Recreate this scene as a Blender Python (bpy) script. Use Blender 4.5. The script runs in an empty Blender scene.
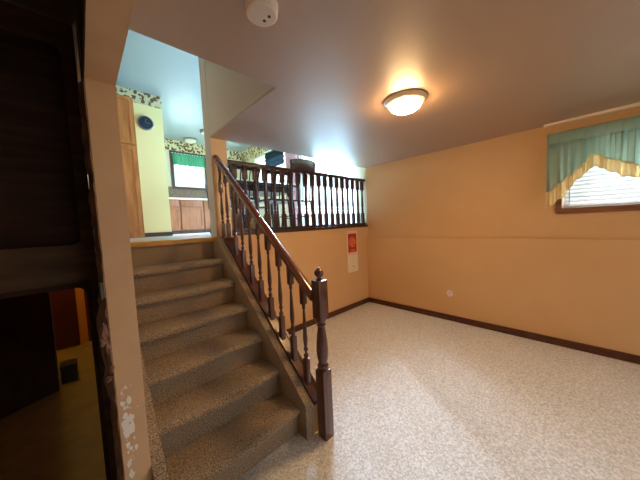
import bpy, bmesh, math, random
from mathutils import Vector, Matrix
random.seed(7)
C = bpy.context.scene.collection
sc = bpy.context.scene
PI = math.pi

# ------------------------------------------------------------------ materials
def lin(c):
    out = []
    for v in c[:3]:
        v = v / 255.0
        out.append(v / 12.92 if v <= 0.04045 else ((v + 0.055) / 1.055) ** 2.4)
    return (out[0], out[1], out[2], 1.0)

def mat(name, col, rough=0.6, col2=None, scale=8, stretch=(1, 1, 1), bump=0.0, bscale=None, detail=4, metal=0.0,
        contrast=(0.35, 0.65), spec=0.5, coat=0.0, emis=None, estr=0.0, trans=0.0, sheen=0.0):
    m = bpy.data.materials.new(name); m.use_nodes = True
    nt = m.node_tree; N = nt.nodes; L = nt.links
    b = N['Principled BSDF']
    b.inputs['Base Color'].default_value = lin(col)
    b.inputs['Roughness'].default_value = rough
    b.inputs['Metallic'].default_value = metal
    b.inputs['Specular IOR Level'].default_value = spec
    b.inputs['Coat Weight'].default_value = coat
    b.inputs['Sheen Weight'].default_value = sheen
    if emis:
        b.inputs['Emission Color'].default_value = lin(emis)
        b.inputs['Emission Strength'].default_value = estr
    tc = N.new('ShaderNodeTexCoord'); mp = N.new('ShaderNodeMapping')
    mp.inputs['Scale'].default_value = stretch
    L.new(tc.outputs['Object'], mp.inputs['Vector'])
    if col2 is not None:
        nz = N.new('ShaderNodeTexNoise'); nz.inputs['Scale'].default_value = scale; nz.inputs['Detail'].default_value = detail
        L.new(mp.outputs[0], nz.inputs['Vector'])
        cr = N.new('ShaderNodeValToRGB')
        cr.color_ramp.elements[0].position = contrast[0]; cr.color_ramp.elements[1].position = contrast[1]
        cr.color_ramp.elements[0].color = lin(col2); cr.color_ramp.elements[1].color = lin(col)
        L.new(nz.outputs['Fac'], cr.inputs['Fac']); L.new(cr.outputs['Color'], b.inputs['Base Color'])
    if bump > 0:
        nb = N.new('ShaderNodeTexNoise'); nb.inputs['Scale'].default_value = bscale or scale; nb.inputs['Detail'].default_value = 3
        L.new(mp.outputs[0], nb.inputs['Vector'])
        bp = N.new('ShaderNodeBump'); bp.inputs['Strength'].default_value = bump; bp.inputs['Distance'].default_value = 0.01
        L.new(nb.outputs['Fac'], bp.inputs['Height']); L.new(bp.outputs['Normal'], b.inputs['Normal'])
    if trans > 0:
        t = N.new('ShaderNodeBsdfTranslucent'); t.inputs['Color'].default_value = lin(col)
        mx = N.new('ShaderNodeMixShader'); mx.inputs[0].default_value = trans
        L.new(b.outputs[0], mx.inputs[1]); L.new(t.outputs[0], mx.inputs[2])
        L.new(mx.outputs[0], N['Material Output'].inputs['Surface'])
    return m

def glass_mat(name, tint=(255, 255, 255), gl=0.08):
    m = bpy.data.materials.new(name); m.use_nodes = True
    nt = m.node_tree; N = nt.nodes; L = nt.links
    N.remove(N['Principled BSDF'])
    tr = N.new('ShaderNodeBsdfTransparent'); tr.inputs[0].default_value = lin(tint)
    g = N.new('ShaderNodeBsdfGlossy'); g.inputs['Roughness'].default_value = 0.03
    mx = N.new('ShaderNodeMixShader'); mx.inputs[0].default_value = gl
    L.new(tr.outputs[0], mx.inputs[1]); L.new(g.outputs[0], mx.inputs[2])
    L.new(mx.outputs[0], N['Material Output'].inputs['Surface'])
    return m

def border_mat(name):
    # floral wallpaper border: cream ground, brown edge bands, leafy blotches
    m = mat(name, (214, 200, 160), 0.7)
    nt = m.node_tree; N = nt.nodes; L = nt.links; b = N['Principled BSDF']
    tc = N.new('ShaderNodeTexCoord')
    vo = N.new('ShaderNodeTexVoronoi'); vo.inputs['Scale'].default_value = 17
    nz = N.new('ShaderNodeTexNoise'); nz.inputs['Scale'].default_value = 22; nz.inputs['Detail'].default_value = 3
    L.new(tc.outputs['Object'], vo.inputs['Vector']); L.new(tc.outputs['Object'], nz.inputs['Vector'])
    add = N.new('ShaderNodeMath'); add.operation = 'ADD'
    L.new(vo.outputs['Distance'], add.inputs[0]); L.new(nz.outputs['Fac'], add.inputs[1])
    cr = N.new('ShaderNodeValToRGB'); cr.color_ramp.interpolation = 'CONSTANT'
    e = cr.color_ramp.elements
    e[0].position = 0.0; e[0].color = lin((116, 66, 40))
    e[1].position = 0.80; e[1].color = lin((92, 92, 50))
    x = e.new(0.98); x.color = lin((214, 200, 160))
    L.new(add.outputs[0], cr.inputs['Fac']); L.new(cr.outputs['Color'], b.inputs['Base Color'])
    return m

M = {}
WALLC = (216, 173, 122)
M['wall'] = mat('warm_tan_paint', WALLC, 0.55, col2=(212, 168, 116), scale=1.5, bump=0.05, bscale=120)
M['ceil'] = mat('ceiling_paint', (166, 139, 116), 0.42, bump=0.05, bscale=7, spec=0.7, coat=1.0)
M['ceil'].node_tree.nodes['Principled BSDF'].inputs['Coat Roughness'].default_value = .66
M['bulk'] = mat('greige_bulkhead_paint', (200, 188, 180), 0.6)
M['jamb'] = mat('tan_jamb_paint', (222, 182, 138), 0.5, col2=(214, 172, 128), scale=5)
M['upceil'] = mat('upper_ceiling_paint', (150, 166, 168), 0.35, bump=0.05, bscale=60)
M['yellow'] = mat('yellow_paint', (244, 226, 160), 0.5)
M['cream'] = mat('cream_paint', (214, 206, 182), 0.6)
M['strip'] = mat('window_light_cream', (252, 228, 188), 0.5)  # warm cream paints in the window light above the valance
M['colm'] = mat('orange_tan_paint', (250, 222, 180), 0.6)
M['carpet'] = mat('greige_carpet', (240, 237, 233), 0.95, col2=(196, 190, 182), scale=80, detail=8, contrast=(0.36, 0.64), bump=0.5, bscale=170, spec=0.1, sheen=0.2)
M['scarpet'] = mat('stair_carpet', (192, 168, 138), 0.95, col2=(108, 86, 62), scale=180, detail=6, contrast=(0.38, 0.62), bump=0.8, bscale=180, spec=0.1, sheen=0.2)
M['oak'] = mat('dark_stained_wood', (102, 52, 30), 0.28, col2=(60, 28, 15), scale=6, stretch=(9, 9, 0.8), contrast=(0.3, 0.7), spec=0.6, coat=0.3)
M['railw'] = mat('handrail_wood', (128, 66, 34), 0.2, col2=(80, 38, 18), scale=6, stretch=(9, 1, 1), contrast=(0.3, 0.7), spec=0.6, coat=0.6)
M['dkrail'] = mat('dark_railing_wood', (70, 38, 26), 0.35, col2=(44, 22, 15), scale=6, stretch=(9, 9, 0.8), spec=0.5)
M['base'] = mat('baseboard_wood', (96, 48, 24), 0.4, col2=(64, 30, 14), scale=4, stretch=(3, 3, 12))
M['panel'] = mat('dark_brown_panel', (88, 62, 38), 0.6, spec=0.2, col2=(66, 45, 27), scale=3, stretch=(1, 1, 6), bump=0.1, bscale=20)
M['dboard'] = mat('dark_boards', (62, 38, 24), 0.7, spec=0.15, col2=(44, 27, 17), scale=3, stretch=(1, 1, 8))
M['rough'] = mat('torn_plaster', (160, 118, 98), 0.9, col2=(110, 74, 52), scale=22, bump=0.8, bscale=40)
M['stud'] = mat('raw_stud_wood', (128, 92, 62), 0.8, col2=(84, 56, 36), scale=9, stretch=(3, 3, 1), bump=0.5, bscale=25)
M['white'] = mat('white_plastic', (216, 206, 196), 0.4)
M['peel'] = mat('exposed_white_primer', (250, 242, 230), 0.7)
M['pinkw'] = mat('pinkish_white_plastic', (236, 214, 212), 0.4)
M['black'] = mat('black_plastic', (26, 26, 30), 0.4)
M['dial'] = mat('dark_clock_dial', (38, 46, 60), 0.3)
M['brass'] = mat('brass_rim', (232, 206, 170), 0.4, metal=0.15)
M['chrome'] = mat('grey_metal', (150, 148, 142), 0.35, metal=0.9)
M['iron'] = mat('tarnished_iron', (84, 80, 74), 0.5, metal=0.6)
M['nose'] = mat('oak_nosing', (214, 158, 50), 0.4, col2=(176, 124, 36), scale=6, stretch=(1, 8, 8))
M['vinyl'] = mat('pale_vinyl_floor', (228, 232, 232), 0.3, coat=0.3,  col2=(196, 196, 188), scale=5)
M['kcab'] = mat('kitchen_cabinet_wood', (150, 92, 52), 0.45, col2=(120, 72, 40), scale=5, stretch=(5, 5, 0.8))
M['pantry'] = mat('honey_oak', (206, 132, 72), 0.4, col2=(176, 104, 52), scale=5, stretch=(6, 6, 0.6))
M['counter'] = mat('pale_counter', (226, 218, 200), 0.3)
M['tile'] = mat('brown_backsplash', (140, 112, 84), 0.4, col2=(104, 80, 58), scale=26)
M['border'] = border_mat('floral_border_paper')
M['green'] = mat('green_curtain_cloth', (84, 150, 118), 0.8, trans=0.25)
M['sage'] = mat('sage_green_cloth', (200, 218, 200), 0.5, col2=(186, 206, 188), scale=12, trans=0.5)
M['ruffle'] = mat('cream_ruffle_cloth', (250, 234, 190), 0.8, trans=0.4)
M['slat'] = mat('white_blind_slat', (226, 230, 232), 0.4, trans=0.10)
M['casing'] = mat('dark_window_casing', (150, 98, 62), 0.45, col2=(118, 74, 46), scale=5, stretch=(8, 1, 8))
M['wcas'] = mat('white_door_frame', (240, 242, 240), 0.4)
M['dkcas'] = mat('dark_kitchen_casing', (80, 54, 40), 0.5)
M['glass'] = glass_mat('window_glass')
M['dkglass'] = glass_mat('smoky_glass', (225, 215, 190), 0.006)
M['dome'] = mat('frosted_lamp_glass', (255, 240, 210), 0.3, emis=(255, 206, 142), estr=145)
M['ochre'] = mat('ochre_vinyl_floor', (150, 124, 44), 0.5, col2=(128, 104, 34), scale=9)
M['mar'] = mat('maroon_door_wood', (92, 38, 22), 0.5)
M['dkcab'] = mat('dark_maroon_cabinet', (70, 28, 16), 0.6, spec=0.1, col2=(52, 20, 12), scale=4, stretch=(6, 6, 1))
M['orw'] = mat('orange_paint', (226, 150, 60), 0.6)
M['table'] = mat('dark_table_wood', (58, 34, 26), 0.3, col2=(40, 22, 17), scale=4, stretch=(1, 6, 6))
M['paper'] = mat('calendar_paper', (232, 214, 178), 0.8)
M['pborder'] = mat('calendar_header_paper', (236, 190, 160), 0.8)
M['red'] = mat('calendar_red', (186, 44, 30), 0.6, col2=(150, 30, 22), scale=30)
M['gold'] = mat('calendar_gold', (226, 128, 66), 0.6, col2=(196, 66, 40), scale=45, contrast=(0.45, 0.55))
M['ink'] = mat('grey_print', (120, 96, 70), 0.8)
M['floral'] = mat('pink_floral_sheer', (244, 226, 230), 0.8, col2=(196, 110, 130), scale=14, contrast=(0.38, 0.5), trans=0.5)
M['sheer'] = mat('white_sheer_cloth', (246, 250, 250), 0.8, trans=0.6)
M['teal'] = mat('dark_teal_shade', (30, 48, 56), 0.8, trans=0.1)
M['deck'] = mat('patio_concrete', (190, 190, 182), 0.8, col2=(170, 170, 160), scale=6)
M['grass'] = mat('grass_ground', (120, 160, 110), 0.9, col2=(96, 138, 88), scale=3)

# ------------------------------------------------------------------ mesh helpers
def new(): return bmesh.new()

def bx(bm, x0, x1, y0, y1, z0, z1, bev=0.0):
    t = bmesh.new()
    bmesh.ops.create_cube(t, size=1.0)
    for v in t.verts:
        v.co = Vector(((x0 + x1) / 2 + v.co.x * (x1 - x0), (y0 + y1) / 2 + v.co.y * (y1 - y0), (z0 + z1) / 2 + v.co.z * (z1 - z0)))
    if bev > 0:
        bmesh.ops.bevel(t, geom=t.edges[:], offset=bev, segments=2, affect='EDGES', profile=0.6)
    join(bm, t); return bm

def join(bm, t):
    me = bpy.data.meshes.new('tmp'); t.to_mesh(me); t.free(); bm.from_mesh(me); bpy.data.meshes.remove(me)

def prism(bm, pts, axis, a, b):
    """extrude polygon pts (2D) along axis from a to b"""
    def mk(p, s):
        if axis == 'x': return (s, p[0], p[1])
        if axis == 'y': return (p[0], s, p[1])
        return (p[0], p[1], s)
    v0 = [bm.verts.new(mk(p, a)) for p in pts]; v1 = [bm.verts.new(mk(p, b)) for p in pts]
    n = len(pts)
    bm.faces.new(v0); bm.faces.new(v1[::-1])
    for i in range(n):
        bm.faces.new((v0[i], v1[i], v1[(i + 1) % n], v0[(i + 1) % n]))
    return bm

def lathe(bm, prof, cx=0, cy=0, z0=0, seg=20, axis='z'):
    rings = []
    for (r, z) in prof:
        ring = []
        for k in range(seg):
            a = 2 * PI * k / seg
            u, w = r * math.cos(a), r * math.sin(a)
            if axis == 'z': co = (cx + u, cy + w, z0 + z)
            elif axis == 'x': co = (z0 + z, cx + u, cy + w)
            else: co = (cx + u, z0 + z, cy + w)
            ring.append(bm.verts.new(co))
        rings.append(ring)
    for i in range(len(rings) - 1):
        for k in range(seg):
            bm.faces.new((rings[i][k], rings[i][(k + 1) % seg], rings[i + 1][(k + 1) % seg], rings[i + 1][k]))
    bm.faces.new(rings[0][::-1]); bm.faces.new(rings[-1])
    return bm

def tube(bm, pts, r, seg=8):
    pts = [Vector(p) for p in pts]; rings = []
    for i, p in enumerate(pts):
        d = (pts[min(i + 1, len(pts) - 1)] - pts[max(i - 1, 0)]).normalized()
        u = d.cross(Vector((0.13, 0.97, 0.21))).normalized(); w = d.cross(u)
        rr = r[i] if isinstance(r, (list, tuple)) else r
        rings.append([bm.verts.new(p + u * rr * math.cos(2 * PI * k / seg) + w * rr * math.sin(2 * PI * k / seg)) for k in range(seg)])
    for i in range(len(rings) - 1):
        for k in range(seg):
            bm.faces.new((rings[i][k], rings[i][(k + 1) % seg], rings[i + 1][(k + 1) % seg], rings[i + 1][k]))
    bm.faces.new(rings[0][::-1]); bm.faces.new(rings[-1])
    return bm

def sweep(bm, sec, p0, p1):
    """sweep a section given as (x, z) from p0 to p1 (vertical plumb cuts)"""
    a = [bm.verts.new((p0[0] + s[0], p0[1], p0[2] + s[1])) for s in sec]
    b = [bm.verts.new((p1[0] + s[0], p1[1], p1[2] + s[1])) for s in sec]
    n = len(sec); bm.faces.new(a); bm.faces.new(b[::-1])
    for i in range(n): bm.faces.new((a[i], b[i], b[(i + 1) % n], a[(i + 1) % n]))
    return bm

def grid(bm, fn, nu, nv):
    vs = [[bm.verts.new(fn(i / nu, j / nv)) for j in range(nv + 1)] for i in range(nu + 1)]
    for i in range(nu):
        for j in range(nv):
            bm.faces.new((vs[i][j], vs[i + 1][j], vs[i + 1][j + 1], vs[i][j + 1]))
    return bm

WL = {}   # world location of each object's origin
def obj(name, bm, m, parent=None, loc=None, angle=35):
    bmesh.ops.recalc_face_normals(bm, faces=bm.faces[:])
    for f in bm.faces: f.smooth = True
    for e in bm.edges:
        if len(e.link_faces) == 2:
            e.smooth = e.calc_face_angle(0) < math.radians(angle)
    if parent is not None: o_loc = WL[parent.name] if loc is None else Vector(loc)
    elif loc is not None: o_loc = Vector(loc)
    else:
        xs = [v.co.x for v in bm.verts]; ys = [v.co.y for v in bm.verts]; zs = [v.co.z for v in bm.verts]
        o_loc = Vector(((min(xs) + max(xs)) / 2, (min(ys) + max(ys)) / 2, min(zs)))
    for v in bm.verts: v.co -= o_loc
    me = bpy.data.meshes.new(name); bm.to_mesh(me); bm.free(); me.materials.append(m)
    o = bpy.data.objects.new(name, me); C.objects.link(o)
    if parent is not None:
        o.parent = parent; o.location = o_loc - WL[parent.name]
    else: o.location = o_loc
    WL[o.name] = o_loc
    return o

def inst(src, parent, loc):
    """copy of a mesh part at world location loc, sharing mesh data"""
    o = src.copy(); C.objects.link(o); o.parent = parent
    o.location = Vector(loc) - WL[parent.name]; WL[o.name] = Vector(loc)
    return o

def tag(o, label, cat, group=None, kind=None):
    o['label'] = label; o['category'] = cat
    if group: o['group'] = group
    if kind: o['kind'] = kind
    return o

def thing(name, loc, label, cat, group=None):
    o = bpy.data.objects.new(name, None); C.objects.link(o); o.location = loc
    o.empty_display_size = 0.1; WL[o.name] = Vector(loc)
    return tag(o, label, cat, group)

def struct(name, bm, m, parent=None):
    o = obj(name, bm, m, parent)
    if parent is None: o['kind'] = 'structure'
    return o

def box(*a, **k): return bx(new(), *a, **k)

# ------------------------------------------------------------------ dimensions
W = 3.684; WU = 3.72; D = 2.69; H1 = 2.38; FU = 1.352; H2 = 3.73
RUN = 0.2222; RIS = 0.19; YS = 2.66; SX0, SX1 = 0.212, 0.99
PX0, PX1 = 0.059, 0.157          # partition wall beside the stairs
YJ = 1.40                        # far jamb of the opening in it
YH = 1.473                       # header of the stairwell
XC = 1.044
def nose_z(y): return 1.33 - RIS * (YS - y) / RUN

# ------------------------------------------------------------------ shell: lower room
struct('floor', box(-2.6, WU + .14, -2.7, 1.6, -.12, 0), M['carpet'])
b = box(PX1, WU + .14, 1.6, D, -.12, 0); struct('floor_stair_side', b, M['carpet'])
struct('floor_left_room', box(-2.6, PX1, 1.6, 4.7, -.12, 0), M['ochre'])
b = new()
bx(b, PX0, XC, -2.7, YH, H1, H1 + .02)
bx(b, XC, WU + .14, -2.7, D, H1, H1 + .02)
struct('ceiling', b, M['ceil'])
b = box(-2.6, PX0, -2.7, 4.7, H1, H1 + .05); struct('ceiling_left_room', b, M['panel'])
struct('wall_header_dark_layer', box(PX0 - .004, PX0 - .0005, -2.59, YJ, 2.07, H1 - .001), M['panel'])  # thin dark brown layer over the header's left face
struct('wall_partition_dark_layer', box(PX0 - .004, PX0 - .0005, YJ + .13, 1.599, 0.001, H1 - .001), M['panel'])  # same dark layer on the partition's left face
b = new(); bx(b, PX1, XC, D, D + .10, 0, 1.309); bx(b, XC, WU, D, D + .10, 0, FU - .001); struct('wall_back', b, M['wall'])
# right wall: thicker foundation part below a small ledge, framed part above
b = new()
bx(b, W, WU + .14, -2.7, D, 0, 1.165)
struct('wall_right_lower', b, M['wall'])
def wall_x(x0, x1, y0, y1, z0, z1, holes):
    b = new(); y = y0
    for (a, c, e, f) in sorted(holes):
        if a > y: bx(b, x0, x1, y, a, z0, z1)
        if e > z0: bx(b, x0, x1, a, c, z0, e)
        if f < z1: bx(b, x0, x1, a, c, f, z1)
        y = c
    bx(b, x0, x1, y, y1, z0, z1)
    return b
def wall_y(y0, y1, x0, x1, z0, z1, holes):
    b = new(); x = x0
    for (a, c, e, f) in sorted(holes):
        if a > x: bx(b, x, a, y0, y1, z0, z1)
        if e > z0: bx(b, a, c, y0, y1, z0, e)
        if f < z1: bx(b, a, c, y0, y1, f, z1)
        x = c
    bx(b, x, x1, y0, y1, z0, z1)
    return b
WY0, WY1, WZ0, WZ1 = -1.02, 0.185, 1.475, 2.22      # lower-room window
struct('wall_right', wall_x(WU, WU + .14, -2.7, D, 1.165, H1 + .05, [(-2.45, -1.3, WZ0, WZ1), (WY0, WY1, WZ0, WZ1)]), M['wall'])
ND = (0.9, 3.0, 0.06, 2.06)  # opening for the added door behind the viewer
struct('wall_near', wall_y(-2.7, -2.6, -2.6, WU, 0, H1, [ND]), M['wall'])
struct('wall_left_room_left', box(-2.7, -2.6, -2.7, 4.7, 0, H1), M['wall'])
struct('wall_left_room_far', box(-2.6, PX0, 4.6, 4.7, 0, H1), M['mar'])
# partition between the left room and the stairs, with the opening the camera looks through
b = new()
bx(b, PX0, PX1, -2.6, -.9, 0, H1)
bx(b, PX0, PX1, YJ, 7.25, 0, H2)
struct('wall_partition', b, M['jamb'])
struct('wall_partition_header', box(PX0, PX1, -.9, YJ, 2.07, H1), M['jamb'])
# foundation-style baseboards
def baseb(name, x0, x1, y0, y1):
    b = box(x0, x1, y0, y1, 0, .082, bev=0.004); return struct(name, b, M['base'])
baseb('baseboard_right', W - .016, W - .0005, -2.58, D - .017)
baseb('baseboard_back', 1.145, W - .001, D - .016, D - .0005)
# pale strip standing in for window light leaking onto the ceiling edge
struct('light_leak_strip', box(W - .045, WU - .001, -1.5, .33, 2.357, 2.379, bev=0.005), M['strip'])

# ------------------------------------------------------------------ shell: upper floor
struct('floor_upper', box(PX1, WU + .14, D + .101, 7.35, 1.20, FU), M['vinyl'])
struct('trim_2', box(PX1 + .01, XC + .005, 2.645, D + .10, 1.31, FU + .003, bev=0.008), M['nose'])
struct('ceiling_upper', box(PX0, WU + .14, 1.44, 7.35, H2, H2 + .05), M['upceil'])
struct('wall_stairwell_front', box(PX1, XC, 1.44, YH - .001, H1 + .02, H2), M['bulk'])
struct('wall_stairwell_right', box(XC, XC + .10, YH - .001, D, H1 + .021, H2), M['bulk'])
b = new(); bx(b, XC, 1.212, D + .004, 2.85, FU, H2)
struct('wall_stair_column', b, M['bulk'])
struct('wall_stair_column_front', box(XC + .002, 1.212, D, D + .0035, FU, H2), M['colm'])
struct('wall_above_railing', box(1.212, WU, 2.66, D, H1 + .021, H2), M['cream'])
UH = [(2.92, 4.5, 1.37, 3.32), (4.98, 6.42, 2.32, 3.30)]
struct('wall_right_upper', wall_x(WU, WU + .14, D, 7.35, FU, H2, UH), M['cream'])
KW = (1.84, 2.60, 2.56, 3.42)
struct('wall_far_upper', wall_y(7.25, 7.35, PX1, WU, FU, H2, [KW]), M['cream'])
b = new(); bx(b, PX1, 1.172, 5.05, 5.17, FU, H2); bx(b, 1.06, 1.172, 5.17, 7.25, FU, H2)
struct('wall_kitchen_partition', b, M['yellow'])
struct('trim_3', box(PX1 + .001, 1.176, 5.044, 5.049, 3.53, H2 - .002), M['border'])
struct('trim_4', box(1.173, WU - .001, 7.243, 7.249, 3.47, H2 - .002), M['border'])
struct('trim_5', box(WU - .006, WU - .0005, 2.86, 7.24, 3.38, H2 - .002), M['border'])
struct('baseboard_kitchen', box(.72, 1.176, 5.03, 5.049, FU, FU + .07), M['dkcas'])
struct('trim_6', box(1.18, 3.69, 7.238, 7.249, 2.26, 2.55), M['tile'])

# outside ground seen through doors
struct('ground', box(WU + .14, 14, -8, 14, .9, 1.3), M['grass'])
struct('ground_near', box(-6, 9, -12, -2.7, -.3, -.02), M['deck'])

# ------------------------------------------------------------------ staircase
st = thing('staircase', ((SX0 + SX1) / 2, 2.0, 0), 'straight flight of seven steps covered in brown speckled carpet, going up left', 'stairs')
def step_bm(k):
    yn = YS - RUN * k; z = 1.33 - RIS * k
    zb = z - RIS
    pts = [(yn + .030, zb), (yn + .028, z - .060), (yn + .008, z - .050), (yn - .006, z - .036), (yn - .010, z - .020),
           (yn - .002, z - .006), (yn + .016, z + .001), (yn + .05, z + .002), (yn + RUN + .028, z), (yn + RUN + .028, max(zb - .02, 0))]
    if k == 6: pts[0] = (yn + .030, 0.0)
    b = new(); n = 26; rings = []
    rnd = random.Random(k * 11)
    ph = [rnd.uniform(0, 6.28) for _ in range(4)]
    for i in range(n + 1):
        x = SX0 + .001 + (SX1 - SX0 - .002) * i / n
        ring = []
        for j, (py, pz) in enumerate(pts):
            w = 1.0 if j in (2, 3, 4, 5, 6) else (.5 if j == 7 else 0)
            u = i / n
            sag = -.010 * math.exp(-((u - .35) / .3) ** 2)       # the worn middle of the nose
            dz = w * (.003 * math.sin(7 * u + ph[0]) + .002 * math.sin(17 * u + ph[1]) + sag * .7)
            dy = w * (.005 * math.sin(6 * u + ph[2]) + sag)
            ring.append(b.verts.new((x, py + dy, pz + dz)))
        rings.append(ring)
    m = len(pts)
    b.faces.new(rings[0]); b.faces.new(rings[-1][::-1])
    for i in range(n):
        for j in range(m):
            b.faces.new((rings[i][j], rings[i + 1][j], rings[i + 1][(j + 1) % m], rings[i][(j + 1) % m]))
    return b
for k in range(1, 7):
    obj('step', step_bm(k), M['scarpet'], st, angle=60)
obj('top_riser', box(SX0 + .001, SX1, 2.672, D - .001, 1.125, 1.309), M['scarpet'], st)
# carpeted skirts either side of the steps
def skirt(x0, x1, y0, top, cut=1.345):
    pts = [(y0, 0), (y0, nose_z(y0) + top)]
    yt = YS + (cut - 1.33 - top) * RUN / RIS
    pts += [(min(yt, D - .001), min(cut, nose_z(D) + top)), (D - .001, cut), (D - .001, 0)]
    if yt >= D - .001: pts.pop(3)
    return prism(new(), pts, 'x', x0, x1)
obj('side_skirt', skirt(SX1 + .0005, 1.048, 1.262, .10, 1.343), M['scarpet'], st)
obj('side_skirt', skirt(PX1 + .001, SX0, 1.02, .085, 1.308), M['scarpet'], st)
# closed side of the flight under the railing, painted like the walls
def side_pts(y0, off):
    return [(y0, 0), (y0, nose_z(y0) + off), (YS + (1.33 - 1.33 - off) * RUN / RIS, 1.33), (D - .001, 1.33), (D - .001, 0)]
obj('side_wall', prism(new(), side_pts(1.27, .035), 'x', 1.049, 1.125), M['wall'], st)
obj('outer_stringer', prism(new(), [(1.27, 0), (1.27, nose_z(1.27) + .04), (2.60, nose_z(2.60) + .04), (2.60, nose_z(2.60) - .20), (1.50, 0)], 'x', 1.126, 1.143), M['oak'], st)

# ------------------------------------------------------------------ stair railing
RX = 1.09
sr = thing('stair_railing', (RX, 1.9, 0.2), 'reddish-brown wooden stair railing with turned spindles and big newel post', 'railing')
def shoe_z(y): return .33 + .855 * (y - 1.355)
def rail_z(y): return 1.083 + .845 * (y - 1.376)
# newel
NY = 1.20; NX = 1.108
b = new(); s = .0385
bx(b, NX - s, NX + s, NY - s, NY + s, 0, .47, bev=0.005)
bx(b, NX - s, NX + s, NY - s, NY + s, .82, 1.075, bev=0.006)
lathe(b, [(.036, .465), (.040, .475), (.032, .485), (.038, .495), (.038, .503), (.027, .515), (.031, .53), (.038, .56), (.0405, .60), (.037, .66),
          (.030, .72), (.025, .755), (.024, .765), (.031, .773), (.031, .782), (.025, .79), (.036, .806), (.040, .822)], NX, NY, seg=28)
nw = obj('newel_post', b, M['oak'], sr, loc=(NX, NY, 0))
b = new()
lathe(b, [(r_ * .84, z_) for r_, z_ in [(.030, 1.073), (.031, 1.080), (.018, 1.085), (.015, 1.092), (.024, 1.097), (.034, 1.108), (.0375, 1.120), (.034, 1.133), (.024, 1.143), (.014, 1.147), (.016, 1.151), (.008, 1.156)]], NX, NY, seg=24)
obj('ball_finial', b, M['oak'], nw)
# handrail
sec = [(-.030, -.022), (-.034, .0), (-.030, .018), (-.016, .030), (0, .033), (.016, .030), (.030, .018), (.034, 0), (.030, -.022), (.018, -.030), (-.018, -.030)]
b = new(); sweep(b, sec, (RX, NY + .045, rail_z(NY + .045) - .01), (RX, D - .004, rail_z(D - .004) - .01))
obj('handrail', b, M['railw'], sr, angle=50)
# curved easing under the top of the handrail
b = new(); tube(b, [(RX, 2.655, 2.12), (RX, 2.625, 2.06), (RX, 2.615, 2.00), (RX, 2.63, 1.94), (RX, 2.66, 1.90)], [.017, .016, .015, .015, .013], 10)
obj('curved_easing', b, M['oak'], sr)
# sloping shoe with two fillets
ya, yb = NY + .046, 2.53
b = new(); sweep(b, [(-.040, -.006), (-.040, .012), (.052, .012), (.052, -.006)], (RX, ya, shoe_z(ya) - .012), (RX, yb, shoe_z(yb) - .012))
for s0, s1 in ((-.040, -.026), (.036, .052)):
    sweep(b, [(s0, .010), (s0, .024), (s1, .024), (s1, .010)], (RX, ya, shoe_z(ya) - .012), (RX, yb, shoe_z(yb) - .012))
bx(b, RX - .040, RX + .052, 2.50, D - .002, 1.336, 1.348)
obj('shoe_rail', b, M['oak'], sr)
# spindle: square foot, turned middle, square head
def spindle(h, foot, head, s, rs, slope=0.0, plump=0.0):
    b = new()
    bx(b, -s, s, -s, s, 0, foot, bev=0.002)
    bx(b, -s, s, -s, s, h - head, h, bev=0.002)
    if slope:                                   # plumb-cut head and foot follow the slope
        for v in b.verts:
            if v.co.z > h - .003: v.co.z = h + slope * v.co.y
            elif v.co.z < .003: v.co.z = slope * v.co.y
    L = h - foot - head
    prof = [(.95, 0), (.95, .015), (.62, .03), (.95, .055), (.95, .075), (.50, .10), (.46, .13), (.88, .165), (.88, .185), (.55, .215),
            (.80, .29), (.92, .36), (.88, .44), (.72, .60), (.56, .76), (.46, .87), (.44, .90), (.72, .92), (.72, .935), (.5, .955), (.85, .985), (.95, 1.0)]
    lathe(b, [(rs * (p[0] + plump * (1 - p[0])), foot - .001 + (L + .002) * p[1]) for p in prof], seg=14)
    return b
ys = [1.352, 1.492, 1.633, 1.775, 1.918, 2.062, 2.207, 2.352, 2.50, 2.625]
src = None
for i, y in enumerate(ys):
    zf = shoe_z(y) - .002
    if i < 8:
        if src is None:
            h = rail_z(1.352) - .038 - zf
            src = obj('spindle', spindle(h, .17, .135, .0185, .0185, slope=.85), M['oak'], sr, loc=(0, 0, 0))
            src.location = Vector((RX, y, zf)) - WL[sr.name]; WL[src.name] = Vector((RX, y, zf))
        else: inst(src, sr, (RX, y, zf))
    else:
        h = (rail_z(y) - .038 - 1.347) if i == 8 else 1.915 - 1.347
        o = obj('spindle', spindle(h, .14, .10, .0175, .0175), M['oak'], sr, loc=(0, 0, 0))
        o.location = Vector((RX, y, 1.347)) - WL[sr.name]

# ------------------------------------------------------------------ balcony railing
br = thing('balcony_railing', (2.45, 2.73, FU), 'dark wooden spindle railing along the raised floor, above the tan half wall', 'railing')
obj('bottom_rail', box(1.214, WU - .002, D - .012, 2.775, FU + .0005, 1.392, bev=0.006), M['dkrail'], br)
obj('bottom_rail', box(1.214, WU - .002, 2.712, 2.758, 1.392, 1.425, bev=0.005), M['dkrail'], br)
obj('top_rail', box(1.214, WU - .002, 2.702, 2.768, 2.145, 2.19, bev=0.010), M['dkrail'], br)
src = None; x = 1.30; k = 0
while x < 3.66:
    if src is None:
        src = obj('spindle', spindle(.725, .17, .15, .0245, .0235, plump=.35), M['dkrail'], br, loc=(0, 0, 0))
        src.location = Vector((x, 2.735, 1.423)) - WL[br.name]; WL[src.name] = Vector((x, 2.735, 1.423))
    else: inst(src, br, (x, 2.735, 1.423))
    x += .1305

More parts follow.
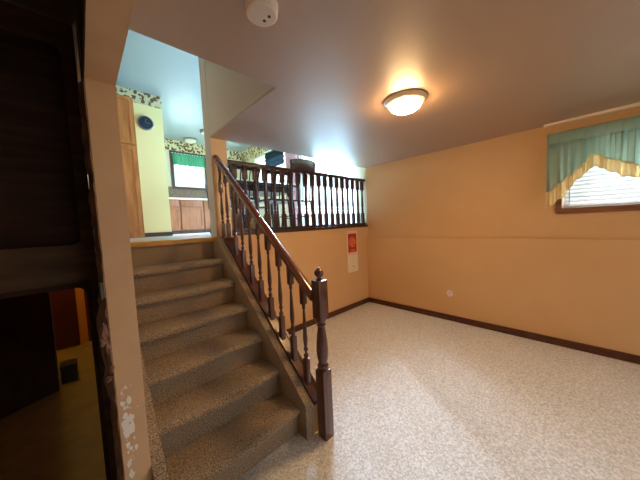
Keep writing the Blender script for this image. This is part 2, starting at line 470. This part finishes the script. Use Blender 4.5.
# ------------------------------------------------------------------ lower room details
# ceiling lamp
LX, LY = 1.925, .995
lm = thing('ceiling_lamp', (LX, LY, H1), 'lit flush ceiling lamp with glowing frosted dome and pale brass rim', 'lamp')
b = new(); lathe(b, [(.10, -.001), (.158, -.002), (.164, -.007), (.160, -.012), (.152, -.014), (.150, -.020), (.138, -.030), (.122, -.036)], LX, LY, H1, seg=48)
obj('rim', b, M['brass'], lm, angle=60)
b = new(); lathe(b, [(.122, -.032), (.121, -.044), (.108, -.064), (.082, -.080), (.045, -.090), (.010, -.093)], LX, LY, H1, seg=48)
obj('dome_shade', b, M['dome'], lm, angle=60)
# smoke alarm
sa = thing('smoke_alarm', (.632, .965, H1), 'round white smoke alarm on the ceiling near the stairs', 'smoke alarm')
b = new(); lathe(b, [(.070, -.0005), (.070, -.010), (.064, -.012), (.064, -.016), (.067, -.018), (.066, -.040), (.058, -.047), (.01, -.048)], .632, .965, H1, seg=40)
obj('housing', b, M['white'], sa)
b = new()
for dx, dy in ((.018, .012), (.022, -.020)): lathe(b, [(.007, -.0475), (.007, -.0500), (.002, -.0502)], .632 + dx, .965 + dy, H1, seg=12)
obj('sensor_hole', b, M['black'], sa)
# wall cover plate
cp = thing('wall_plate', (W - .001, 1.303, .345), 'small round pinkish-white wall plate low on the right wall', 'outlet')
b = new(); lathe(b, [(.040, 0), (.040, -.006), (.036, -.010), (.010, -.012)], 1.303, .387, W - .0005, seg=28, axis='x')
for v in b.verts: v.co.z = .387 + (v.co.z - .387) * 1.15
obj('cover', b, M['pinkw'], cp)
b = new(); lathe(b, [(.007, -.011), (.007, -.0145), (.003, -.015)], 1.303, .392, W, seg=12, axis='x')
obj('screw', b, M['ink'], cp)
# calendar
cal = thing('wall_calendar', (3.27, D - .003, .61), 'hanging paper calendar with a red picture over a cream date sheet', 'calendar')
CX0, CX1 = 3.135, 3.405
obj('backing_card', box(CX0, CX1, D - .004, D - .0008, .90, 1.305), M['pborder'], cal)
obj('picture', box(CX0 + .03, CX1 - .025, D - .0055, D - .0041, .945, 1.255), M['red'], cal)
b = new(); lathe(b, [(.088, 0), (.088, -.0012), (.070, -.0016), (.01, -.0018)], 3.27, 1.115, D - .0055, seg=28, axis='y')
obj('medallion', b, M['gold'], cal)
b = box(3.20, 3.34, D - .0066, D - .0055, .955, .995); obj('banner', b, M['gold'], cal)
b = box(CX0 + .004, CX1 - .006, D - .0075, D - .0008, .612, .899)
obj('date_sheet', b, M['paper'], cal)
b = new(); bx(b, 3.262, 3.292, D - .0082, D - .0076, .70, .712); obj('printed_mark', b, M['ink'], cal)
# lower-room window
w1 = struct('window_1', wall_x(WU - .018, WU - .0005, WY0 - .045, WY1 + .045, WZ0 - .045, WZ1 + .045, [(WY0, WY1, WZ0, WZ1)]), M['casing'])
obj('window_sill', box(WU - .035, WU + .075, WY0 + .001, WY1 - .001, WZ0 + .0005, WZ0 + .012), M['casing'], w1)
b = wall_x(WU + .08, WU + .115, WY0 + .001, WY1 - .001, WZ0 + .012, WZ1 - .001, [(WY0 + .04, -.44, WZ0 + .045, WZ1 - .04), (-.40, WY1 - .04, WZ0 + .045, WZ1 - .04)])
obj('window_frame', b, M['wcas'], w1)
obj('window_glass', box(WU + .094, WU + .098, WY0 + .02, WY1 - .02, WZ0 + .02, WZ1 - .02), M['glass'], w1)
w4 = struct('added_window_4', wall_x(WU + .08, WU + .115, -2.449, -1.301, WZ0 + .001, WZ1 - .001, [(-2.41, -1.9, WZ0 + .04, WZ1 - .04), (-1.86, -1.34, WZ0 + .04, WZ1 - .04)]), M['wcas'])  # unseen window, added to bring in light from the right
obj('window_glass', box(WU + .094, WU + .098, -2.43, -1.32, WZ0 + .02, WZ1 - .02), M['glass'], w4)
# mini blind
bl = thing('mini_blind', (WU + .045, -.42, WZ0 + .02), 'white horizontal mini blind in the window under the green valance', 'blind')
b = new(); z = WZ0 + .052
while z < WZ1 - .05:
    y0, y1 = WY0 + .012, WY1 - .012
    a = .009; zz = .0215
    v = [b.verts.new(p) for p in ((WU + .045 - a, y0, z - zz), (WU + .045 - a, y1, z - zz), (WU + .045, y1, z + .003), (WU + .045, y0, z + .003), (WU + .045 + a, y0, z + zz), (WU + .045 + a, y1, z + zz))]
    b.faces.new((v[0], v[1], v[2], v[3])); b.faces.new((v[3], v[2], v[5], v[4]))
    z += .040
obj('slats', b, M['slat'], bl)
obj('bottom_rail', box(WU + .033, WU + .057, WY0 + .012, WY1 - .012, WZ0 + .014, WZ0 + .034, bev=0.003), M['slat'], bl)
obj('head_rail', box(WU + .025, WU + .065, WY0 + .008, WY1 - .008, WZ1 - .04, WZ1 - .004, bev=0.003), M['slat'], bl)
b = new(); tube(b, [(WU + .022, .13, WZ1 - .03), (WU + .022, .13, WZ0 + .05)], .0035, 6)
obj('tilt_wand', b, M['chrome'], bl)

# valance
va = thing('window_valance', (3.63, -.40, 2.25), 'sage green gathered valance with scalloped cream ruffle over the right window', 'curtain')
def interp(tab, y):
    for (a, za), (c, zc) in zip(tab, tab[1:]):
        if c <= y <= a:
            t = (a - y) / (a - c); t = t * t * (3 - 2 * t) * .5 + t * .5
            return za + (zc - za) * t
    return tab[0][1] if y > tab[0][0] else tab[-1][1]
CEN = -.40
bot = [(.31, 1.50), (.26, 1.515), (.179, 1.592), (.066, 1.758), (-.04, 1.865), (-.142, 1.80), (-.245, 1.73), (-.32, 1.712), (CEN, 1.705)]
top = [(.31, 1.64), (.26, 1.69), (.109, 1.819), (-.03, 1.985), (-.177, 1.90), (-.316, 1.825), (CEN, 1.815)]
def sym(tab, y):
    return interp(tab, y if y >= CEN else 2 * CEN - y)
def pleat(y, v, amp):
    f = .8 * math.sin(y * 74 + 1.3 * math.sin(y * 9)) + .35 * math.sin(y * 131 + 2 * math.sin(y * 5.2)) + .3 * math.sin(y * 33 + .8)
    return 1.9 * amp * f * (.35 + .65 * v)
Y0v, Y1v = .30, 2 * CEN - .30
XV = 3.615
def vfn(u, v):
    y = Y0v + (Y1v - Y0v) * u
    zt = 2.15; zb = sym(top, y)
    p = 92 * y + 1.3 * math.sin(y * 9)
    g = .012 + .005 * math.sin(y * 23)
    return (XV + .6 * pleat(y, v, .020) + .016 * math.sin(p), y + g * math.sin(2 * p) * (1 - .45 * v) * min(1, 6 * u, 6 * (1 - u)), zt + (zb - zt) * v)
def dbl(b, th=.0015):
    bmesh.ops.solidify(b, geom=b.faces[:], thickness=th); return b
b = new(); grid(b, vfn, 900, 10); obj('gathered_cloth', dbl(b), M['sage'], va, angle=80)
def hfn(u, v):
    y = Y0v + (Y1v - Y0v) * u
    return (XV + .4 * pleat(y, .2, .018) - .004 * math.sin(v * PI), y, 2.262 - .112 * v)
b = new(); grid(b, hfn, 600, 6); obj('rod_heading', dbl(b), M['sage'], va, angle=80)
def rfn(u, v):
    y = Y0v + (Y1v - Y0v) * u
    zt = sym(top, y); zb = sym(bot, y)
    fr = math.sin(y * 120 + 1.5 * math.sin(y * 13)) * .010 * (.3 + v)
    return (XV - .006 + pleat(y, 1, .020) + fr, y, zt + .006 + (zb + .006 * math.sin(y * 95) - zt) * v)
b = new(); grid(b, rfn, 700, 5); obj('ruffle', dbl(b), M['ruffle'], va, angle=80)
b = new()
prev = tube(b, [(XV - .012 + pleat(Y0v + (Y1v - Y0v) * i / 200, 1, .020), Y0v + (Y1v - Y0v) * i / 200, sym(top, Y0v + (Y1v - Y0v) * i / 200) + .004) for i in range(201)], .003, 6)
obj('trim_cord', b, M['ruffle'], va)
b = new()
bx(b, XV + .002, WU - .0005, Y0v - .008, Y0v + .0, 2.13, 2.26); bx(b, XV + .002, WU - .0005, Y1v, Y1v + .008, 2.13, 2.26)
bx(b, XV + .055, XV + .062, Y1v, Y0v, 2.165, 2.24)
obj('curtain_rod', b, M['wcas'], va)

# ------------------------------------------------------------------ the stub of the partition: damaged corner, hinge, peeling paint
b = new(); rnd = random.Random(3)
N = 64
for side in range(1):
    ringsL = []
    for i in range(N + 1):
        z = .15 + 1.9 * i / N
        big = .020 * math.exp(-((z - 1.02) / .10) ** 2) + .014 * math.exp(-((z - .80) / .06) ** 2)
        w = .022 + rnd.uniform(-.005, .005) + big
        f = .010 + rnd.uniform(-.005, .006) + .9 * big
        ringsL.append([b.verts.new(p) for p in ((PX0 + .002, YJ + .002, z), (PX0 - .004 + rnd.uniform(-.003, .001), YJ - .004 - rnd.uniform(0, .004), z + rnd.uniform(-.01, .01)),
                                               (PX0 - w, YJ + .02, z), (PX0 - w * .7 - .004, YJ + .09 + rnd.uniform(-.01, .01), z), (PX0 + .002, YJ + .12, z))])
    for i in range(N):
        for j in range(5):
            b.faces.new((ringsL[i][j], ringsL[i + 1][j], ringsL[i + 1][(j + 1) % 5], ringsL[i][(j + 1) % 5]))
    b.faces.new(ringsL[0]); b.faces.new(ringsL[-1][::-1])
struct('trim_7', b, M['stud'])
def blob(b, cx, cy, cz, rx, ry, rz, seed):
    rn = random.Random(seed); t = bmesh.new(); bmesh.ops.create_icosphere(t, subdivisions=2, radius=1)
    for v in t.verts:
        k = 1 + rn.uniform(-.35, .35)
        v.co = Vector((cx + v.co.x * rx * k, cy + v.co.y * ry * k, cz + v.co.z * rz * k))
    join(b, t)
b = new()
for i, (x, z, rx, rz) in enumerate(((.044, 1.03, .014, .035), (.036, .985, .016, .022), (.048, .95, .010, .03), (.052, .86, .010, .022), (.042, .815, .013, .014), (.052, 1.10, .007, .02))):
    blob(b, x, YJ + .004, z, rx, .012, rz, i)
struct('trim_8', b, M['rough'])
hg = thing('door_hinge', (.052, YJ - .004, 1.16), 'small grey metal hinge on the torn edge beside the dark door', 'hinge')
b = box(.042, .054, YJ - .009, YJ - .001, 1.17, 1.235, bev=0.002); obj('leaf', b, M['iron'], hg)
b = new(); lathe(b, [(.004, 0), (.004, .07), (.002, .073)], .043, YJ - .011, 1.166, seg=10); obj('pin', b, M['iron'], hg)
# peeled paint flakes down the jamb face (thin exposed primer patches)
b = new(); rnd = random.Random(9)
for i in range(60):
    z = .76 - .42 * rnd.random(); x = PX0 + .016 + abs(rnd.gauss(0, .015))
    r0 = .0012 + .010 * rnd.random() ** 3.2; n = 7
    if .45 < z < .66: r0 *= 1.6
    x = min(max(x, PX0 + .006), PX1 - .02)
    c = [(x + r0 * rnd.uniform(.5, 1.2) * math.cos(2 * PI * k / n), z + 1.8 * r0 * rnd.uniform(.5, 1.3) * math.sin(2 * PI * k / n)) for k in range(n)]
    prism(b, c, 'y', YJ - .0012 - i * 0.00002, YJ - .0002)
struct('trim_9', b, M['peel'])

# ------------------------------------------------------------------ dark panelled door and the dim room behind it
def rrect(x0, x1, z0, z1, r, n=6):
    p = []
    for cx, cz, a0 in ((x1 - r, z1 - r, 0), (x0 + r, z1 - r, 90), (x0 + r, z0 + r, 180), (x1 - r, z0 + r, 270)):
        for k in range(n + 1):
            a = math.radians(a0 + 90 * k / n); p.append((cx + r * math.cos(a), cz + r * math.sin(a)))
    return p
def frame_bm(x0, x1, z0, z1, holes, y0, y1):
    """a flat panel with rounded holes, thickness y0..y1"""
    t = bmesh.new(); loops = [[(x0, z0), (x1, z0), (x1, z1), (x0, z1)]] + [rrect(*h) for h in holes]
    edges = []
    for lp in loops:
        vs = [t.verts.new((p[0], y0, p[1])) for p in lp]
        edges += [t.edges.new((vs[i], vs[(i + 1) % len(vs)])) for i in range(len(vs))]
    bmesh.ops.triangle_fill(t, edges=edges, use_beauty=True, use_dissolve=True)
    r = bmesh.ops.extrude_face_region(t, geom=t.faces[:])
    for v in [g for g in r['geom'] if isinstance(g, bmesh.types.BMVert)]: v.co.y = y1
    return t
DY = 1.60
b = frame_bm(-1.0, .044, .002, H1 - .002, [(-.92, -.002, 1.395, 2.28, .035), (-.92, .004, .10, 1.205, .04)], DY, DY + .045)
d1 = struct('door_1', b, M['panel'])
b = new()
bx(b, -.925, .0, DY + .032, DY + .044, 1.39, 2.29)
for i in range(1, 6): bx(b, -.925, .0, DY + .0305, DY + .032, 1.39 + i * .15, 1.39 + i * .15 + .135, bev=0.0007)
obj('upper_boards', b, M['dboard'], d1)
b = frame_bm(-.935, .016, .085, 1.22, [(-.915, -.001, .105, 1.200, .035)], DY - .006, DY + .006)
obj('glazing_bead', b, M['dboard'], d1)
obj('glass_pane', box(-.93, .01, DY + .018, DY + .022, .09, 1.215), M['dkglass'], d1)
struct('wall_left_room_middle', box(-2.6, -1.0, DY, DY + .09, 0, H1), M['panel'])

# things in the room behind
cb = thing('dark_cabinet', (-.75, 3.55, 0), 'dark maroon cabinet seen through the lower glass of the door', 'cabinet')
b = new(); P4 = [(-.255, 3.37), (-.62, 3.17), (-1.25, 3.05), (-1.25, 3.9), (-.30, 3.9)]
prism(b, P4, 'z', .0005, 1.9); obj('body', b, M['dkcab'], cb)
b = new(); tube(b, [(-.252, 3.366, .02), (-.252, 3.366, 1.88)], .006, 8); obj('edge_tube', b, M['chrome'], cb)  # thin grey tube along the cabinet's front corner
d2 = struct('door_2', box(-.62, -.118, 4.55, 4.599, .01, 2.0, bev=.004), M['mar'])
b = new(); lathe(b, [(.012, 0), (.012, -.02), (.022, -.03), (.020, -.045), (.006, -.05)], -.53, .98, 4.55, seg=14, axis='y'); obj('door_knob', b, M['brass'], d2)
struct('wall_left_room_strip', box(-.116, -.03, 4.585, 4.599, 0, H1 - .001), M['orw'])
bk = thing('storage_box', (-.187, 3.55, 0), 'small black box on the ochre floor behind the dark cabinet', 'box')
obj('carton', box(-.245, -.128, 3.48, 3.62, .0005, .15, bev=.003), M['black'], bk)
obj('lid', box(-.249, -.124, 3.476, 3.624, .15, .17, bev=.003), M['black'], bk)

# ------------------------------------------------------------------ upper floor: pantry, clock, kitchen
pn = thing('pantry_cabinet', (.42, 4.85, FU), 'tall honey-oak pantry cabinet beside the yellow wall at the top of the stairs', 'cabinet')
obj('carcass', box(.18, .715, 4.68, 5.043, FU + .09, 3.44), M['pantry'], pn)
obj('toe_kick', box(.20, .72, 4.70, 5.04, FU + .0005, FU + .09), M['pantry'], pn)
def panel_door(name, x0, x1, y, z0, z1, m, parent, hm=None, knobside=1):
    b = new(); bx(b, x0, x1, y - .018, y, z0, z1, bev=.003)
    w = .05
    if x1 - x0 > .2 and z1 - z0 > .25:
        b.free(); b = frame_bm(x0, x1, z0, z1, [(x0 + w, x1 - w, z0 + w, z1 - w, .006)], y - .020, y - .001)
        bx(b, x0 + w - .01, x1 - w + .01, y - .012, y - .001, z0 + w - .01, z1 - w + .01)
    o = obj(name, b, m, parent)
    if hm:
        kx = x1 - .03 if knobside > 0 else x0 + .03
        if z1 - z0 < .25: kx = (x0 + x1) / 2
        t = new(); lathe(t, [(.006, -.018), (.006, -.030), (.013, -.036), (.010, -.044), (.003, -.046)], kx, (z1 - .06) if z1 - z0 > .25 else (z0 + z1) / 2, y, seg=12, axis='y')
        obj('knob', t, hm, o)
    return o
panel_door('door', .19, .705, 4.679, 2.75, 3.43, M['pantry'], pn)
panel_door('door', .19, .705, 4.679, FU + .13, 2.72, M['pantry'], pn)
ck = thing('wall_clock', (.91, 5.045, 3.14), 'small round dark wall clock on the yellow wall', 'clock')
b = new(); lathe(b, [(.118, 0), (.118, -.018), (.106, -.030), (.098, -.026)], .915, 3.235, 5.049, seg=36, axis='y'); obj('rim', b, M['chrome'], ck)
b = new(); lathe(b, [(.100, -.024), (.100, -.027), (.01, -.028)], .915, 3.235, 5.049, seg=36, axis='y'); obj('dial', b, M['dial'], ck)
b = new()
bx(b, .911, .919, 5.017, 5.020, 3.235, 3.295); bx(b, .915, .98, 5.017, 5.020, 3.231, 3.239); obj('hand', b, M['chrome'], ck)
sw = tag(obj('light_switch', box(1.172, 1.178, 5.085, 5.14, 2.40, 2.52, bev=.002), M['white']), 'small white switch plate on the end of the yellow wall', 'switch')
hk = tag(obj('ceiling_hook', tube(new(), [(.66, 3.0, H2 - .0005), (.66, 3.0, H2 - .03), (.67, 3.0, H2 - .05), (.69, 3.0, H2 - .055), (.70, 3.0, H2 - .04)], .004, 8), M['chrome']), 'thin wire hook hanging from the upper ceiling over the stairs', 'hook')

units = [(1.174, 1.76), (1.765, 2.29), (2.295, 2.86), (2.865, 3.68)]
labs = ['brown kitchen base cabinet against the yellow partition', 'brown kitchen base cabinet below the middle of the kitchen window', 'brown kitchen base cabinet below the right end of the kitchen window', 'brown kitchen base cabinet in the far right kitchen corner']
for (a, c), lb in zip(units, labs):
    kc = thing('kitchen_cabinet', ((a + c) / 2, 6.95, FU), lb, 'cabinet', 'kitchen base cabinets')
    obj('carcass', box(a + .001, c - .001, 6.66, 7.237, FU + .08, 2.169), M['kcab'], kc)
    obj('toe_kick', box(a + .001, c - .001, 6.71, 7.237, FU + .0005, FU + .08), M['dkcas'], kc)
    panel_door('door', a + .015, c - .015, 6.659, FU + .10, 1.98, M['kcab'], kc, M['iron'])
    panel_door('drawer', a + .015, c - .015, 6.659, 2.00, 2.15, M['kcab'], kc, M['iron'])
tag(obj('kitchen_worktop', box(1.174, 3.69, 6.63, 7.237, 2.17, 2.21, bev=.006), M['counter']), 'long pale worktop on the brown kitchen cabinets', 'worktop')
w2 = struct('window_2', wall_y(7.228, 7.2495, KW[0] - .07, KW[1] + .07, KW[2] - .06, KW[3] + .04, [KW]), M['dkcas'])
obj('window_frame', wall_y(7.28, 7.31, KW[0], KW[1], KW[2], KW[3], [(KW[0] + .03, 2.205, KW[2] + .03, KW[3] - .03), (2.235, KW[1] - .03, KW[2] + .03, KW[3] - .03)]), M['wcas'], w2)
obj('window_glass', box(KW[0] + .01, KW[1] - .01, 7.293, 7.297, KW[2] + .01, KW[3] - .01), M['glass'], w2)
kv = thing('kitchen_valance', (2.22, 7.20, 3.3), 'bright green short pleated valance over the kitchen window', 'curtain')
b = new(); grid(b, lambda u, v: (KW[0] - .02 + .80 * u, 7.205 + .012 * math.sin(u * 75 + math.sin(u * 11)), 3.41 - (.30 + .01 * math.sin(u * 40)) * v), 200, 6)
obj('cloth', dbl(b), M['green'], kv, angle=80)
b = new(); tube(b, [(KW[0] - .04, 7.215, 3.405), (KW[1] + .04, 7.215, 3.405)], .007, 8); obj('rod', b, M['wcas'], kv)
cl = thing('kitchen_ceiling_light', (2.22, 6.98, H2), 'unlit round kitchen ceiling light in front of the window', 'lamp')
b = new(); lathe(b, [(.17, -.0005), (.17, -.02), (.14, -.03)], 2.20, 6.95, H2, seg=28); obj('base', b, M['chrome'], cl)
b = new(); lathe(b, [(.13, -.025), (.12, -.06), (.07, -.085), (.01, -.09)], 2.20, 6.95, H2, seg=28); obj('glass_bowl', b, M['counter'], cl)
cl = thing('hall_ceiling_light', (2.24, 6.15, H2), 'small grey ceiling fixture half hidden by the stairwell wall', 'lamp')
b = new(); lathe(b, [(.10, -.0005), (.10, -.05), (.085, -.07)], 2.27, 6.15, H2, seg=28); obj('housing', b, M['chrome'], cl)
b = new(); lathe(b, [(.08, -.065), (.05, -.085), (.01, -.09)], 2.27, 6.15, H2, seg=28); obj('glass_bowl', b, M['counter'], cl)

# ------------------------------------------------------------------ dining area
# patio door
pd = UH[0]
d3 = struct('door_3', wall_x(WU + .03, WU + .10, pd[0], pd[1], pd[2], pd[3], [(pd[0] + .06, 3.68, pd[2] + .07, pd[3] - .06), (3.74, pd[1] - .06, pd[2] + .07, pd[3] - .06)]), M['wcas'])
obj('door_glass', box(WU + .062, WU + .068, pd[0] + .03, pd[1] - .03, pd[2] + .03, pd[3] - .03), M['glass'], d3)
w3 = struct('window_3', wall_x(WU - .015, WU - .0005, UH[1][0] - .05, UH[1][1] + .05, UH[1][2] - .05, UH[1][3] + .05, [UH[1]]), M['wcas'])
obj('window_frame', wall_x(WU + .05, WU + .09, UH[1][0], UH[1][1], UH[1][2], UH[1][3], [(UH[1][0] + .04, 5.68, UH[1][2] + .04, UH[1][3] - .04), (5.72, UH[1][1] - .04, UH[1][2] + .04, UH[1][3] - .04)]), M['wcas'], w3)
obj('window_glass', box(WU + .068, WU + .072, UH[1][0] + .02, UH[1][1] - .02, UH[1][2] + .02, UH[1][3] - .02), M['glass'], w3)
ts = thing('fabric_blind', (3.66, 5.4, 3.3), 'dark teal fabric shade across the top of the dining window', 'blind')
b = new(); grid(b, lambda u, v: (3.655 + .010 * math.sin(v * 24), 5.0 + .83 * u, 3.34 - .42 * v), 6, 40); obj('cloth', dbl(b, .003), M['teal'], ts, angle=80)
obj('head_rail', box(3.64, 3.684, 4.99, 5.84, 3.34, 3.375), M['wcas'], ts)
pc = thing('floral_curtain', (3.63, 4.70, 1.6), 'pink and white floral curtain panel at the left side of the patio door', 'curtain')
b = new(); grid(b, lambda u, v: (3.63 + .022 * math.sin(u * 44), 4.50 + .40 * u, 3.42 - 1.95 * v), 90, 12); obj('cloth', dbl(b), M['floral'], pc, angle=80)
b = new(); tube(b, [(3.63, 2.90, 3.43), (3.63, 4.93, 3.43)], .012, 10); obj('rod', b, M['wcas'], pc)
sc2 = thing('sheer_curtain', (3.66, 2.98, 1.6), 'thin white sheer curtain gathered at the right side of the patio door', 'curtain')
b = new(); grid(b, lambda u, v: (3.665 + .012 * math.sin(u * 40), 2.88 + .22 * u, 3.40 - 1.98 * v), 60, 12); obj('cloth', dbl(b), M['sheer'], sc2, angle=80)
# table
tb = thing('dining_table', (2.15, 3.75, FU), 'dark wooden dining table behind the balcony railing', 'table')
obj('tabletop', box(1.50, 2.72, 3.33, 4.12, 2.065, 2.10, bev=.008), M['table'], tb)
obj('apron', wall_x(1.60, 2.62, 3.42, 4.03, 1.975, 2.064, []), M['table'], tb)
for x in (1.62, 2.60):
    for y in (3.45, 4.00):
        b = new(); lathe(b, [(.020, 0), (.026, .05), (.020, .10), (.032, .30), (.036, .48), (.024, .55), (.034, .58), (.034, .632)], x, y, FU + .0005, seg=14)
        obj('leg', b, M['table'], tb)
def chair(loc, rz, lb, crest=.06, tall=.98):
    t = thing('dining_chair', (0, 0, 0), lb, 'chair', 'dark dining chairs around the table')
    b = box(-.21, .21, -.20, .21, .43, .46, bev=.012); obj('seat', b, M['table'], t)
    for sx in (-1, 1):
        b = new(); tube(b, [(sx * .19, .19, 0), (sx * .165, .165, .25), (sx * .16, .16, .435)], [.013, .018, .015], 10); obj('leg', b, M['table'], t)
        b = new(); tube(b, [(sx * .18, -.22, 0), (sx * .165, -.18, .25), (sx * .16, -.16, .435)], [.013, .018, .015], 10); obj('leg', b, M['table'], t)
        b = new(); tube(b, [(sx * .185, -.175, .455), (sx * .19, -.20, .7), (sx * .20, -.245, tall - .02)], [.016, .015, .013], 10); obj('back_post', b, M['table'], t)
    b = new(); tube(b, [(-.17, .17, .20), (.17, .17, .20)], .010, 8); tube(b, [(-.168, -.17, .22), (-.168, .168, .22)], .010, 8); tube(b, [(.168, -.17, .22), (.168, .168, .22)], .010, 8)
    obj('stretcher', b, M['table'], t)
    b = new()
    n = 12; vs = []
    for i in range(n + 1):
        u = -1 + 2 * i / n; x = u * .215; y = -.262 + .03 * u * u; arch = .02 * (1 - u * u)
        vs.append([b.verts.new(p) for p in ((x, y, tall - crest), (x, y + .022, tall - crest), (x, y + .018, tall + arch), (x, y - .004, tall + arch))])
    for i in range(n):
        for j in range(4): b.faces.new((vs[i][j], vs[i + 1][j], vs[i + 1][(j + 1) % 4], vs[i][(j + 1) % 4]))
    b.faces.new(vs[0]); b.faces.new(vs[-1][::-1])
    obj('crest_rail', b, M['table'], t)
    for i in range(5):
        x = -.12 + .06 * i
        b = new(); tube(b, [(x, -.185, .455), (x * 1.03, -.215, .7), (x * 1.05, -.245, tall - crest + .01)], .008, 8); obj('back_spindle', b, M['table'], t)
    t.location = loc; t.rotation_euler = (0, 0, rz)
    return t
chair((1.50, 3.10, FU + .0005), 0.05, 'dark spindle-back dining chair just left behind the railing', tall=.84)
chair((2.05, 3.12, FU + .0005), -0.08, 'dark spindle-back dining chair in the middle, back to the railing', tall=.84)
chair((2.50, 3.14, FU + .0005), -.12, 'dark dining chair with tall wide solid top rail showing above the railing', crest=.17, tall=1.03)
chair((1.85, 4.36, FU + .0005), PI, 'dark dining chair on the kitchen side of the table, left one', tall=.86)
chair((2.42, 4.36, FU + .0005), PI - .1, 'dark dining chair on the kitchen side of the table, right one', tall=.86)

# unseen patio door, added behind the viewer to let daylight in
d4 = struct('added_door_4', wall_y(-2.68, -2.62, ND[0], ND[1], ND[2], ND[3], [(ND[0] + .06, 1.92, ND[2] + .08, ND[3] - .06), (1.98, ND[1] - .06, ND[2] + .08, ND[3] - .06)]), M['wcas'])
obj('door_glass', box(ND[0] + .03, ND[1] - .03, -2.652, -2.648, ND[2] + .04, ND[3] - .03), M['glass'], d4)

# ------------------------------------------------------------------ light
def area(name, loc, rot, sx, sy, col, e):
    l = bpy.data.lights.new(name, 'AREA'); l.shape = 'RECTANGLE'; l.size = sx; l.size_y = sy
    l.color = col; l.energy = e
    o = bpy.data.objects.new(name, l); C.objects.link(o); o.location = loc; o.rotation_euler = rot
    return o
DAY = (.86, .94, 1.0)
def aim(o, tgt):
    o.rotation_euler = (Vector(tgt) - o.location).to_track_quat('-Z', 'Y').to_euler()
area('daylight_patio', (WU + .5, 3.6, 2.25), (0, PI / 2 - .15, 0), 2.2, 2.1, (.36, .66, 1.0), 440)
aim(area('daylight_low_sky', (6.2, 5.9, 4.8), (0, 0, 0), 2.4, 1.6, (.60, .79, 1.0), 4600), (1.6, 1.6, .6))
area('daylight_dining_window', (WU + .45, 5.7, 2.85), (0, PI / 2, 0), 1.2, 1.6, (.72, .88, 1.0), 40)
area('daylight_kitchen', (2.22, 7.7, 3.0), (-PI / 2, 0, 0), 1.1, 1.1, (.72, .88, 1.0), 50)
area('daylight_lower_window', (WU + .42, -.42, 1.95), (0, PI / 2, 0), .9, 1.5, DAY, 32)
area('added_near_daylight', (1.95, -3.3, 1.75), (PI / 2 - .65, 0, 0), 2.4, 2.0, (1.0, .96, .92), 12)  # fill through the added door
area('added_side_daylight', (WU + .5, -1.85, 2.2), (0, PI / 2 - .6, 0), 1.2, 1.3, (.92, .96, 1.0), 60)  # fill through the added side window
l = bpy.data.lights.new('back_room_fill', 'POINT'); l.energy = 60; l.color = (1, .8, .5); l.shadow_soft_size = .06  # unseen fill light, added to brighten the back room
o = bpy.data.objects.new('back_room_fill', l); C.objects.link(o); o.location = (-.30, 3.95, 2.25)

w = bpy.data.worlds.new('World'); sc.world = w; w.use_nodes = True
bg = w.node_tree.nodes['Background']; bg.inputs[0].default_value = (.80, .92, 1.0, 1); bg.inputs[1].default_value = 2.5

# ------------------------------------------------------------------ camera
F = Vector((0.68496178, 0.72580227, -0.06354864)); R = Vector((0.72451362, -0.68774516, -0.04567939)); U = Vector((0.07685948, 0.01475322, 0.99693278))
cd = bpy.data.cameras.new('camera'); cam = bpy.data.objects.new('camera', cd); C.objects.link(cam)
m = Matrix.Identity(4)
for i in range(3):
    m[i][0] = R[i]; m[i][1] = U[i]; m[i][2] = -F[i]
m[0][3], m[1][3], m[2][3] = 0, 0, 1.44
cam.matrix_world = m
cd.sensor_width = 36; cd.lens = 252.41 / 640 * 36; cd.clip_start = .02
sc.camera = cam

sc.view_settings.view_transform = 'Standard'; sc.view_settings.look = 'None'
sc.view_settings.exposure = 0.0; sc.view_settings.gamma = 1.0; sc.view_settings.use_curve_mapping = False
sc.cycles.use_denoising = True
sc.cycles.max_bounces = 10; sc.cycles.diffuse_bounces = 6; sc.cycles.transparent_max_bounces = 12
sc.cycles.sample_clamp_indirect = 6
